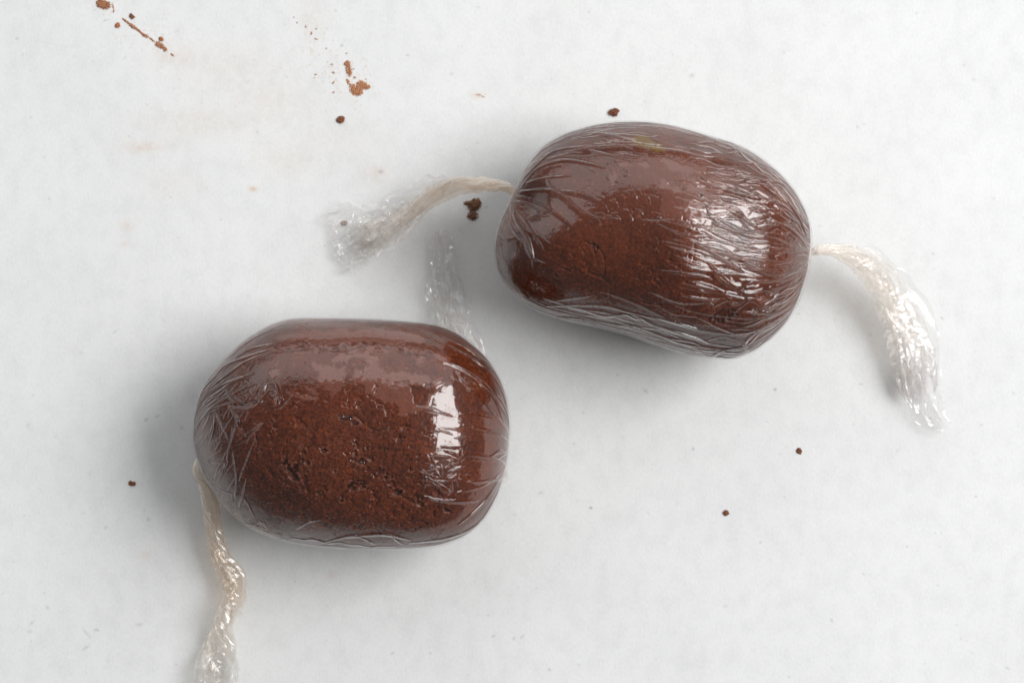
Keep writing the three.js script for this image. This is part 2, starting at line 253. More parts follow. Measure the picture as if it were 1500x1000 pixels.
  for (const R of o.rays) for (let i = 0; i < R.n; i++) {
    const f0 = rr(R.f[0], R.f[1]), len = rr(R.len[0], R.len[1]) * (rnd() < .25 ? 1.5 : 1), start = rr(R.start[0], R.start[1]), bend = rr(-1, 1) * R.bend, pts = [], n = 9, ph = rr(0, 9);
    for (let k = 0; k <= n; k++) { const t = k / n, s = R.end ? 1 - start - len * t : start + len * t; pts.push([s, f0 + bend * t * t + R.wob * noise(t * 3 + ph, ph, i) + (R.drift ?? 0) * t]); }
    const w = rr(R.w[0], R.w[1]); stroke(F, FH, M, pts, w, w * rr(R.h[0], R.h[1]), rr(R.m[0], R.m[1]), rnd() < .5 ? 1 : -1);
  }
  for (const C of o.crimps ?? []) for (let i = 0; i < C.n; i++) {   // short creases where the film is pulled over the dough
    const px = rr(C.x[0], C.x[1]), py = rr(C.y[0], C.y[1]), L = rr(C.len[0], C.len[1]) * .5, a = C.a + rr(-1, 1) * C.da, w = rr(C.w[0], C.w[1]), bow = rr(-.2, .2) * L;
    const ca = Math.cos(a), sa = Math.sin(a); stroke(F, FH, M, pxStroke(roll, [[px - ca * L, py - sa * L], [px - sa * bow, py + ca * bow], [px + ca * L, py + sa * L]]), w, w * rr(C.h[0], C.h[1]), rr(C.m[0], C.m[1]), rnd() < .5 ? 1 : -1);
  }
  const fb = new Float32Array(NT * 4), fr = new Uint8Array(NT * 4);
  for (let y = 0; y < TH; y++) for (let x = 0; x < TW; x++) {
    const i = y * TW + x, q = i * 4; F.at((x + .5) / TW, (y + .5) / TH, P); const [X, Y, Z] = P;
    const touch = contact[i] * o.cling * (o.tight ? 1 - .8 * sstep(o.tight[0], o.tight[1], X) : 1), gr = DH[i];   // drawn tight and smooth towards one end
    const h = FH[i] + touch * clamp(gr, -.12, .2) * .6 + .15 * fbm(X * 100 + 40, Y * 100, Z * 100 + K, 4) + .05 * (1 - contact[i]) + .02 * noise(X * 600, Y * 600, Z * 600);
    fb[q] = fb[q + 1] = fb[q + 2] = h; fb[q + 3] = 1;
    const rough = .045 + .05 * touch * clamp(.5 + noise(X * 300, Y * 300, Z * 300)) + .6 * M[i] * M[i] + .16 * M[i];
    fr[q] = fr[q + 1] = fr[q + 2] = 255 * clamp(rough); fr[q + 3] = 255;
  }
  const film = new THREE.MeshPhysicalMaterial({ color: 0xffffff, transmission: 1, thickness: 0, ior: 1.57, roughness: 1, roughnessMap: tex(fr, TW, TH), bumpMap: tex(fb, TW, TH), bumpScale: .001 });
  const blur = (u, v) => (sampleTex(FH, u, v) * 2 + sampleTex(FH, u + .0007, v) + sampleTex(FH, u - .0007, v) + sampleTex(FH, u, v + .0014) + sampleTex(FH, u, v - .0014)) / 6;
  mesh('cling_film', surface(roll, 560, 420, (u, v) => blur(u, v) * .0005), film, group);
  return { group, roll };
}

// ───────────────────────── the twisted ends of the film ─────────────────────────
// creased film: every small face keeps its own direction
function facet(g) { const h = g.toNonIndexed(); h.computeVertexNormals(); return h; }
function tailGeometry(origin, pts, o) {   // pts: [px, py, height m, width px, thickness m, turn]
  const c = (k) => new THREE.CatmullRomCurve3(pts.map((p) => k(p)), false, 'centripetal');
  const line = new THREE.CatmullRomCurve3(pts.map(([x, y, h]) => onTable(x, y, h).sub(origin)), false, 'centripetal');
  const val = (t, k) => { const f = t * (pts.length - 1), i = Math.min(pts.length - 2, Math.floor(f)), a = f - i, s = a * a * (3 - 2 * a); return lerp(pts[i][k], pts[i + 1][k], s); };
  const nu = o.nu ?? 30, nv = Math.round((o.nv ?? 200) * .4), out = [];
  for (let layer = 0; layer < (o.layers ?? 2); layer++) {
    const pos = new Float32Array((nu + 1) * (nv + 1) * 3), uv = new Float32Array((nu + 1) * (nv + 1) * 2), shrink = 1 - .3 * layer, sd = o.seed + layer * 17.3, T = new THREE.Vector3(), N = new THREE.Vector3(), B = new THREE.Vector3(), Pn = new THREE.Vector3(), up = new THREE.Vector3(0, 1, 0);
    for (let j = 0; j <= nv; j++) for (let i = 0; i <= nu; i++) {
      const wob = i % nu ? noise(i * 3.71 + sd, j * 5.13, 1.5) : 0, th = -(i + .8 * wob) / nu * 2 * Math.PI, cx = Math.cos(th), sx = Math.sin(th);
      let t = (j + (j > 0 && j < nv && i % nu ? .8 * noise(i * 2.9, j * 4.3 + sd, 7.5) : 0)) / nv; t *= 1 - (o.fray ?? .03) * (t > .8 ? (t - .8) / .2 : 0) * (.5 + noise(cx * 3 + sd, sx * 3, 2.2)) * 1.2;
      t = clamp(t); line.getPoint(t, Pn); line.getTangent(t, T); B.crossVectors(T, up).normalize(); N.crossVectors(B, T).normalize();
      const w = val(t, 3) * S * .5 * shrink, k = val(t, 4) * .5 * shrink, turn = val(t, 5) + layer * .6;
      const pleat = ridged(cx * 1.3 + sd, sx * 1.3, t * (o.along ?? 5) + sd, 2) - .62, fine = noise(cx * 4 + sd, sx * 4, t * 10) * .05, crumple = (ridged(cx * 2.2 + sd, sx * 2.2 + t * 14, t * 16, 3) - .65) * (o.crumple ?? .3) * t;
      const rad = 1 + (o.pleat ?? .6) * pleat + fine + crumple;
      const a = cx * w * rad, b = sx * k * rad, ca = Math.cos(turn), sa = Math.sin(turn), m = Math.max(w, k);
      const x = a * ca - b * sa, y = a * sa + b * ca;
      const q = (j * (nu + 1) + i) * 3; pos[q] = Pn.x + B.x * x + N.x * y; pos[q + 1] = Math.max(.0005 + .0002 * layer + .0003 * rnd(), Pn.y + B.y * x + N.y * y); pos[q + 2] = Pn.z + B.z * x + N.z * y;
      uv[(q / 3) * 2] = i / nu; uv[(q / 3) * 2 + 1] = j / nv;
    }
    out.push(facet(gridGeometry(nu, nv, pos, uv)));
  }
  return mergeGeometries(out);
}
function sheetGeometry(origin, pts, o) {   // a loose crumpled sheet; pts: [px, py, height m, half width px]
  const line = new THREE.CatmullRomCurve3(pts.map(([x, y, h]) => onTable(x, y, h).sub(origin)), false, 'centripetal');
  const val = (t, k) => { const f = t * (pts.length - 1), i = Math.min(pts.length - 2, Math.floor(f)), a = f - i; return lerp(pts[i][k], pts[i + 1][k], a * a * (3 - 2 * a)); };
  const nu = o.nu ?? 22, nv = o.nv ?? 50, pos = new Float32Array((nu + 1) * (nv + 1) * 3), uv = new Float32Array((nu + 1) * (nv + 1) * 2), T = new THREE.Vector3(), B = new THREE.Vector3(), Pn = new THREE.Vector3(), up = new THREE.Vector3(0, 1, 0), sd = o.seed;
  for (let j = 0; j <= nv; j++) for (let i = 0; i <= nu; i++) {
    const a = (i + (i > 0 && i < nu ? .8 * noise(i * 3.3 + sd, j * 4.7, 2.5) : 0)) / nu * 2 - 1; let t = (j + .8 * noise(i * 2.7, j * 3.9 + sd, 4.5)) / nv; t = clamp(t * (1 - (o.fray ?? .1) * sstep(.6, 1, t) * (.5 + .9 * noise(a * 2.5 + sd, sd, 0)))); line.getPoint(t, Pn); line.getTangent(t, T); B.crossVectors(T, up).normalize();
    const w = val(t, 3) * S * (1 + .3 * noise(t * 9 + sd, a > 0 ? 3 : 7, sd));
    const x = a * w, cr = ridged(a * 1.6 + sd + t * 1.5, t * (o.along ?? 4.5), sd, 3) - .75, fold = noise(a * 3.2 + t * 2 + sd, t * 2.5, 4);
    const q = (j * (nu + 1) + i) * 3; pos[q] = Pn.x + B.x * x + .0012 * noise(a * 3, t * 12, sd); pos[q + 1] = Math.max(.0004 + .00025 * rnd(), Pn.y + (o.amp ?? .003) * (cr + .6 * fold)); pos[q + 2] = Pn.z + B.z * x + .0012 * noise(a * 3, t * 12, sd + 5);
    uv[(q / 3) * 2] = i / nu; uv[(q / 3) * 2 + 1] = j / nv;
  }
  return facet(gridGeometry(nu, nv, pos, uv));
}
function tailMaterial(tint, r0, r1, t0, t1) {   // gathered tight and milky at the twist, clearer where it opens
  const A = 256, B = 512, c = new Uint8Array(A * B * 4), m = new Uint8Array(A * B * 4);
  for (let y = 0; y < B; y++) for (let x = 0; x < A; x++) {
    const a = x / A * 6.2832, t = y / B, n = fbm(Math.cos(a) * 2.4 + r0 * 9, Math.sin(a) * 2.4, t * 9, 3), n2 = fbm(Math.cos(a) * 5, Math.sin(a) * 5 + r1 * 7, t * 22, 3), o = (y * A + x) * 4;
    const k = clamp(1 - t * .95 + .45 * n);
    for (let q = 0; q < 3; q++) c[o + q] = enc(clamp(lerp(.965, tint[q], k))); c[o + 3] = m[o + 3] = 255;
    m[o] = 255 * clamp(lerp(t0, t1, sstep(0, .55, t)) + .3 * n + .2 * n2, .05, .97); m[o + 1] = 255 * clamp(lerp(r0, r1, t) + .2 * n2, .08, .9); m[o + 2] = 0;
  }
  const mt = tex(m, A, B);
  return new THREE.MeshPhysicalMaterial({ map: tex(c, A, B, true), transmission: 1, transmissionMap: mt, thickness: 0, ior: 1.6, roughness: 1, roughnessMap: mt, side: THREE.DoubleSide });
}
const cream = tailMaterial([.95, .875, .79], .24, .12, .45, .95), pale = tailMaterial([.965, .93, .885], .3, .16, .5, .95), creased = tailMaterial([.97, .95, .93], .2, .1, .74, .92), clear = tailMaterial([.97, .96, .95], .1, .06, .9, .97);

// ───────────────────────── crumbs and smears ─────────────────────────
const cocoa = (r, g, b) => new THREE.MeshStandardMaterial({ color: new THREE.Color().setRGB(r, g, b), roughness: .85 });
const dust = (r, g, b) => { const m = cocoa(r, g, b); m.vertexColors = true; return m; };
const crumbDark = cocoa(.15, .047, .021), crumbMid = cocoa(.17, .058, .027), smearM = dust(.31, .108, .042), crumbPale = cocoa(.34, .12, .045), fleckM = dust(.36, .18, .10);
function crumbGeometry(r, sd, flat = .7, long = 1, ang = 0) {
  const g = mergeVertices(new THREE.IcosahedronGeometry(1, 12).deleteAttribute('uv').deleteAttribute('normal')), p = g.attributes.position, v = new THREE.Vector3(), ca = Math.cos(ang), sa = Math.sin(ang);
  for (let i = 0; i < p.count; i++) { v.fromBufferAttribute(p, i); const k = 1 + 1.1 * fbm(v.x * 1.5 + sd, v.y * 1.5, v.z * 1.5, 3) + .45 * (ridged(v.x * 2.6, v.y * 2.6 + sd, v.z * 2.6, 2) - .6); v.multiplyScalar(r * k); v.y *= flat; v.x *= long; const x = v.x * ca - v.z * sa, z = v.x * sa + v.z * ca; p.setXYZ(i, x, v.y + r * flat * .72, z); }
  g.computeVertexNormals(); return g;
}
function crumb(px, py, r, label, o = {}) {
  const m = mesh(o.name ?? 'crumb', crumbGeometry(r * S, px * .37 + py * .11, o.flat ?? .5, o.long ?? 1, o.ang ?? 0), o.m ?? crumbDark); m.position.copy(onTable(px, py)); return tag(m, label, o.cat ?? 'crumb', o.group);
}
function smear(name, blobs, label, mat, o = {}) {   // spread-out dough: a relief that meets the table where it runs out
  let x0 = 1e9, x1 = -1e9, y0 = 1e9, y1 = -1e9; for (const [x, y, a, b] of blobs) { const r = Math.max(a, b) * 1.8 + 3; x0 = Math.min(x0, x - r); x1 = Math.max(x1, x + r); y0 = Math.min(y0, y - r); y1 = Math.max(y1, y + r); }
  const st = o.step ?? .45, nx = Math.ceil((x1 - x0) / st), ny = Math.ceil((y1 - y0) / st), cx = (x0 + x1) / 2, cy = (y0 + y1) / 2, f = new Float32Array((nx + 1) * (ny + 1)), pos = [], idx = [], id = new Int32Array((nx + 1) * (ny + 1)).fill(-1);
  for (let j = 0; j <= ny; j++) for (let i = 0; i <= nx; i++) { const x = x0 + i * st, y = y0 + j * st; let s = 0; for (const [bx, by, a, b, r = 0] of blobs) { const c = Math.cos(r), d = Math.sin(r), u = ((x - bx) * c + (y - by) * d) / a, v = (-(x - bx) * d + (y - by) * c) / b; s += Math.exp(-(u * u + v * v)); } f[j * (nx + 1) + i] = s * (1 + (o.rag ?? .7) * 1.3 * fbm(x * .26, y * .26, bxSeed(blobs), 4)) - .44 + .8 * Math.min(1, s) * noise(x * .5, y * .5, 3) + .7 * Math.min(1, s * 2) * noise(x * 1.1, y * 1.1, 5); }
  const col = []; const vert = (k) => { if (id[k] < 0) { const i = k % (nx + 1), j = (k / (nx + 1)) | 0; id[k] = pos.length / 3; pos.push((x0 + i * st - cx) * S, clamp(f[k] * 1.6, -.4, 1) * (o.h ?? .0005) * (1 + .35 * noise(i * .5, j * .5, 7)), (y0 + j * st - cy) * S); const c = clamp(.6 + 1.2 * noise(i * .35, j * .35, 4) - .5 * clamp(.25 - f[k]) * 4); col.push(lerp(1.45, .62, c), lerp(2.2, .56, c), lerp(3.2, .5, c)); } return id[k]; };
  for (let j = 0; j < ny; j++) for (let i = 0; i < nx; i++) { const a = j * (nx + 1) + i, b = a + 1, c = a + nx + 1, d = c + 1; if (Math.max(f[a], f[b], f[c], f[d]) <= 0) continue; idx.push(vert(a), vert(c), vert(b), vert(b), vert(c), vert(d)); }
  const g = new THREE.BufferGeometry(); g.setAttribute('position', new THREE.Float32BufferAttribute(pos, 3)); g.setAttribute('color', new THREE.Float32BufferAttribute(col, 3)); g.setIndex(idx); g.computeVertexNormals();
  const m = mesh(name, g, mat); m.position.copy(onTable(cx, cy)); return tag(m, label, o.cat ?? 'smear', o.group);
}
const bxSeed = (b) => b[0][0] * .13 + b[0][1] * .29;

// ═════════════════════════ the roll at lower left ═════════════════════════
const PI = Math.PI;
const left = buildRoll({
  id: 1, tall: .056, poleL: .017, poleR: .016, dome: .17, lump: .0012, centreY: 640, cling: 1, tight: [.012, .026],
  label: 'left chocolate dough roll in clear film with a smooth white window highlight', doughLabel: 'dark chocolate dough with pits and crumbly cracks',
  upper: [[285, 668], [281, 645], [286, 602], [301, 562], [330, 526], [360, 498], [400, 475], [428, 467], [470, 466], [520, 467], [560, 469], [600, 472], [640, 478], [666, 488], [690, 505], [712, 526], [730, 555], [742, 592], [745, 630], [744, 655]],
  lower: [[285, 668], [294, 690], [309, 714], [335, 745], [365, 769], [400, 786], [440, 795], [500, 801], [560, 803], [620, 802], [650, 797], [680, 784], [705, 762], [722, 736], [735, 702], [742, 674], [744, 655]],
  bumps: [[520, 480, 60, .0012]],
  gaps: [[640, 800, 50, 14, 1.6], [380, 785, 30, 14, 1.0], [470, 468, 60, 8, .8]],
  crumb: (X, Y, Z, near) => clamp(.42 + .62 * sstep(-.022, .012, Z) * sstep(.05, .03, Math.abs(X + .004)) + .2 * noise(X * 60, Y * 60, Z * 60)),
  drySheen: [[520, 515, 170, 62, .42], [492, 500, 34, 17, 1.1], [535, 492, 40, 13, 1], [585, 496, 34, 17, 1.1], [430, 492, 30, 6, .8], [500, 549, 26, 15, 1.15], [485, 560, 26, 10, .7], [560, 562, 30, 15, 1], [598, 575, 34, 17, 1.05], [630, 560, 18, 9, .8], [450, 580, 34, 10, .6], [645, 525, 26, 9, .6], [400, 545, 8, 8, .7], [350, 530, 20, 3, .6], [550, 525, 12, 6, .6], [610, 600, 26, 12, .7], [350, 640, 16, 30, .55], [440, 640, 26, 20, .5]],
  pink: [[470, 500, 110, 30, .6], [600, 500, 90, 30, .6], [430, 530, 80, 24, .4]],
  pits: [[427, 690, 11, 13, 1.3], [415, 678, 6, 9, .9], [434, 700, 8, 7, 1], [450, 678, 6, 5, 1.0], [505, 612, 13, 5, 1.15], [522, 620, 10, 4, .95], [475, 660, 7, 6, .9], [530, 676, 9, 7, 1.05], [515, 713, 8, 8, 1.2], [530, 712, 7, 6, 1.1], [583, 722, 10, 7, 1.1], [560, 700, 6, 5, .8], [385, 590, 5, 3, .9], [353, 592, 12, 3, .9], [372, 645, 6, 8, .8], [545, 640, 5, 4, .8], [655, 750, 7, 4, .9], [610, 740, 6, 5, .8], [440, 655, 5, 4, .7], [490, 690, 5, 4, .7], [560, 628, 10, 3, .9], [470, 720, 5, 3, .7], [500, 735, 6, 4, .7], [380, 660, 5, 9, .7], [570, 700, 9, 3, .8]],
  cracks: [
    { pts: [[396, 516], [440, 509], [492, 505], [540, 500], [585, 512], [640, 530]], w: .9, h: .7 }, { pts: [[450, 508], [500, 512], [548, 498]], w: .5, h: .5 },
    { pts: [[340, 594], [362, 591], [384, 586]], w: .35, h: .6 }, { pts: [[500, 610], [518, 608], [540, 626], [566, 634]], w: .3, h: .6 }, { pts: [[578, 716], [592, 730], [618, 742]], w: .3, h: .5 },
    { pts: [[650, 745], [661, 752]], w: .4, h: .9 }, { pts: [[414, 684], [424, 692], [436, 706]], w: .4, h: .9 }, { pts: [[505, 722], [516, 708], [532, 706], [536, 720]], w: .35, h: .7 }, { pts: [[370, 628], [376, 650], [368, 668]], w: .3, h: .5 }],
  folds: [
    { pts: [[334, 592], [348, 614], [342, 636], [336, 655]], w: .7, h: .55, m: .5 }, { pts: [[390, 575], [370, 598], [338, 600]], w: 1.1, h: .6, m: .35 }, { pts: [[384, 622], [362, 648]], w: .9, h: .5, m: .35 },
    { pts: [[404, 562], [412, 585]], w: 1.0, h: 1.3, m: .05, k: 1 }, { pts: [[402, 574], [406, 592]], w: .9, h: 1.1, m: .05, k: -1 }, { pts: [[388, 564], [384, 576]], w: .5, h: .5, m: .1 },
    { pts: [[287, 634], [297, 606], [318, 596], [340, 591]], w: .5, h: .4, m: .45 }, { pts: [[316, 604], [326, 626], [336, 646]], w: .45, h: .35, m: .5 }, { pts: [[331, 570], [338, 582], [352, 590]], w: .7, h: .5, m: .4 },
    { pts: [[296, 596], [312, 572], [332, 561], [372, 546]], w: .6, h: .45, m: .3 }, { pts: [[303, 572], [326, 538], [360, 523], [400, 510]], w: .7, h: .45, m: .25 }, { pts: [[322, 546], [360, 514], [398, 503]], w: .5, h: .4, m: .25 }, { pts: [[330, 527], [372, 495], [416, 474]], w: .5, h: .4, m: .25 }, { pts: [[345, 511], [380, 490], [410, 480]], w: .4, h: .3, m: .2 },
    { pts: [[300, 675], [314, 676], [331, 677]], w: .5, h: .5, m: .5 }, { pts: [[300, 674], [312, 668], [324, 659]], w: .5, h: .45, m: .45 }, { pts: [[332, 672], [338, 650], [347, 628]], w: .8, h: .6, m: .4 }, { pts: [[344, 728], [347, 700], [341, 662]], w: .9, h: .7, m: .4 }, { pts: [[345, 718], [356, 690], [372, 648]], w: .9, h: .6, m: .32 },
    { pts: [[318, 705], [326, 690], [330, 678]], w: .5, h: .4, m: .4 }, { pts: [[332, 752], [346, 748], [358, 740], [358, 728]], w: .5, h: .45, m: .45 }, { pts: [[356, 728], [364, 740], [372, 757]], w: .45, h: .4, m: .4 }, { pts: [[361, 702], [356, 728], [350, 742]], w: .6, h: .5, m: .3 },
    { pts: [[434, 774], [450, 764], [468, 761]], w: .5, h: .45, m: .42 }, { pts: [[350, 763], [372, 768], [392, 776]], w: .5, h: .45, m: .4 }, { pts: [[362, 770], [384, 764], [382, 778]], w: .5, h: .4, m: .4 }, { pts: [[385, 762], [392, 776]], w: .4, h: .4, m: .3 },
    { pts: [[500, 787], [560, 782], [600, 790]], w: 1, h: .5, m: .25 }, { pts: [[470, 795], [520, 784], [548, 796]], w: .8, h: .5, m: .3 }, { pts: [[575, 786], [590, 797]], w: .6, h: .5, m: .3 }, { pts: [[600, 795], [660, 786], [700, 766], [728, 724]], w: 1.2, h: .5, m: .2 },
    { pts: [[617, 692], [628, 703], [642, 711], [658, 720], [661, 712]], w: .9, h: .75, m: .12 }, { pts: [[622, 726], [640, 732], [668, 734], [700, 733]], w: .7, h: .55, m: .15 }, { pts: [[672, 666], [700, 667], [722, 671], [741, 678]], w: .7, h: .5, m: .12 }, { pts: [[674, 701], [700, 705], [735, 699]], w: .7, h: .45, m: .25 },
    { pts: [[638, 526], [670, 536], [710, 562], [740, 606]], w: .8, h: .5, m: .22 }, { pts: [[660, 507], [700, 530], [730, 562], [743, 596]], w: .9, h: .5, m: .2 }, { pts: [[645, 492], [680, 508], [712, 534]], w: .7, h: .4, m: .15 }, { pts: [[700, 560], [722, 580], [738, 618]], w: .7, h: .4, m: .22 }, { pts: [[733, 700], [705, 740], [672, 768]], w: .9, h: .45, m: .22 }],
  rays: [
    { end: 0, n: 24, f: [1.2, 3.5], start: [.02, .09], len: [.05, .15], bend: .2, wob: .05, w: [.25, .8], h: [.22, .5], m: [.0, .12], drift: .08 },
    { end: 0, n: 26, f: [-.2, 1.2], start: [.03, .12], len: [.08, .2], bend: .12, wob: .04, w: [.3, .7], h: [.4, .8], m: [.02, .2], drift: .04 },
    { end: 1, n: 22, f: [-.1, 3.3], start: [.01, .08], len: [.08, .2], bend: .08, wob: .05, w: [.35, .8], h: [.3, .6], m: [.02, .22] },
    { end: 0, n: 12, f: [2.6, 3.6], start: [.1, .5], len: [.06, .16], bend: .1, wob: .06, w: [.5, 1.2], h: [.2, .4], m: [.0, .16] }],
  crimps: [
    { n: 12, x: [618, 700], y: [600, 690], len: [18, 52], a: .12, da: .24, w: [.25, .6], h: [.35, .6], m: [0, .03] },
    { n: 26, x: [618, 668], y: [672, 716], len: [8, 24], a: .5, da: 1.1, w: [.25, .5], h: [.6, 1.0], m: [0, .1] },
    { n: 26, x: [296, 340], y: [610, 735], len: [16, 46], a: 2.0, da: .28, w: [.25, .6], h: [.3, .6], m: [.0, .16] },
    { n: 18, x: [330, 420], y: [560, 650], len: [14, 40], a: -.9, da: .5, w: [.3, .6], h: [.35, .6], m: [.02, .16] }],
});
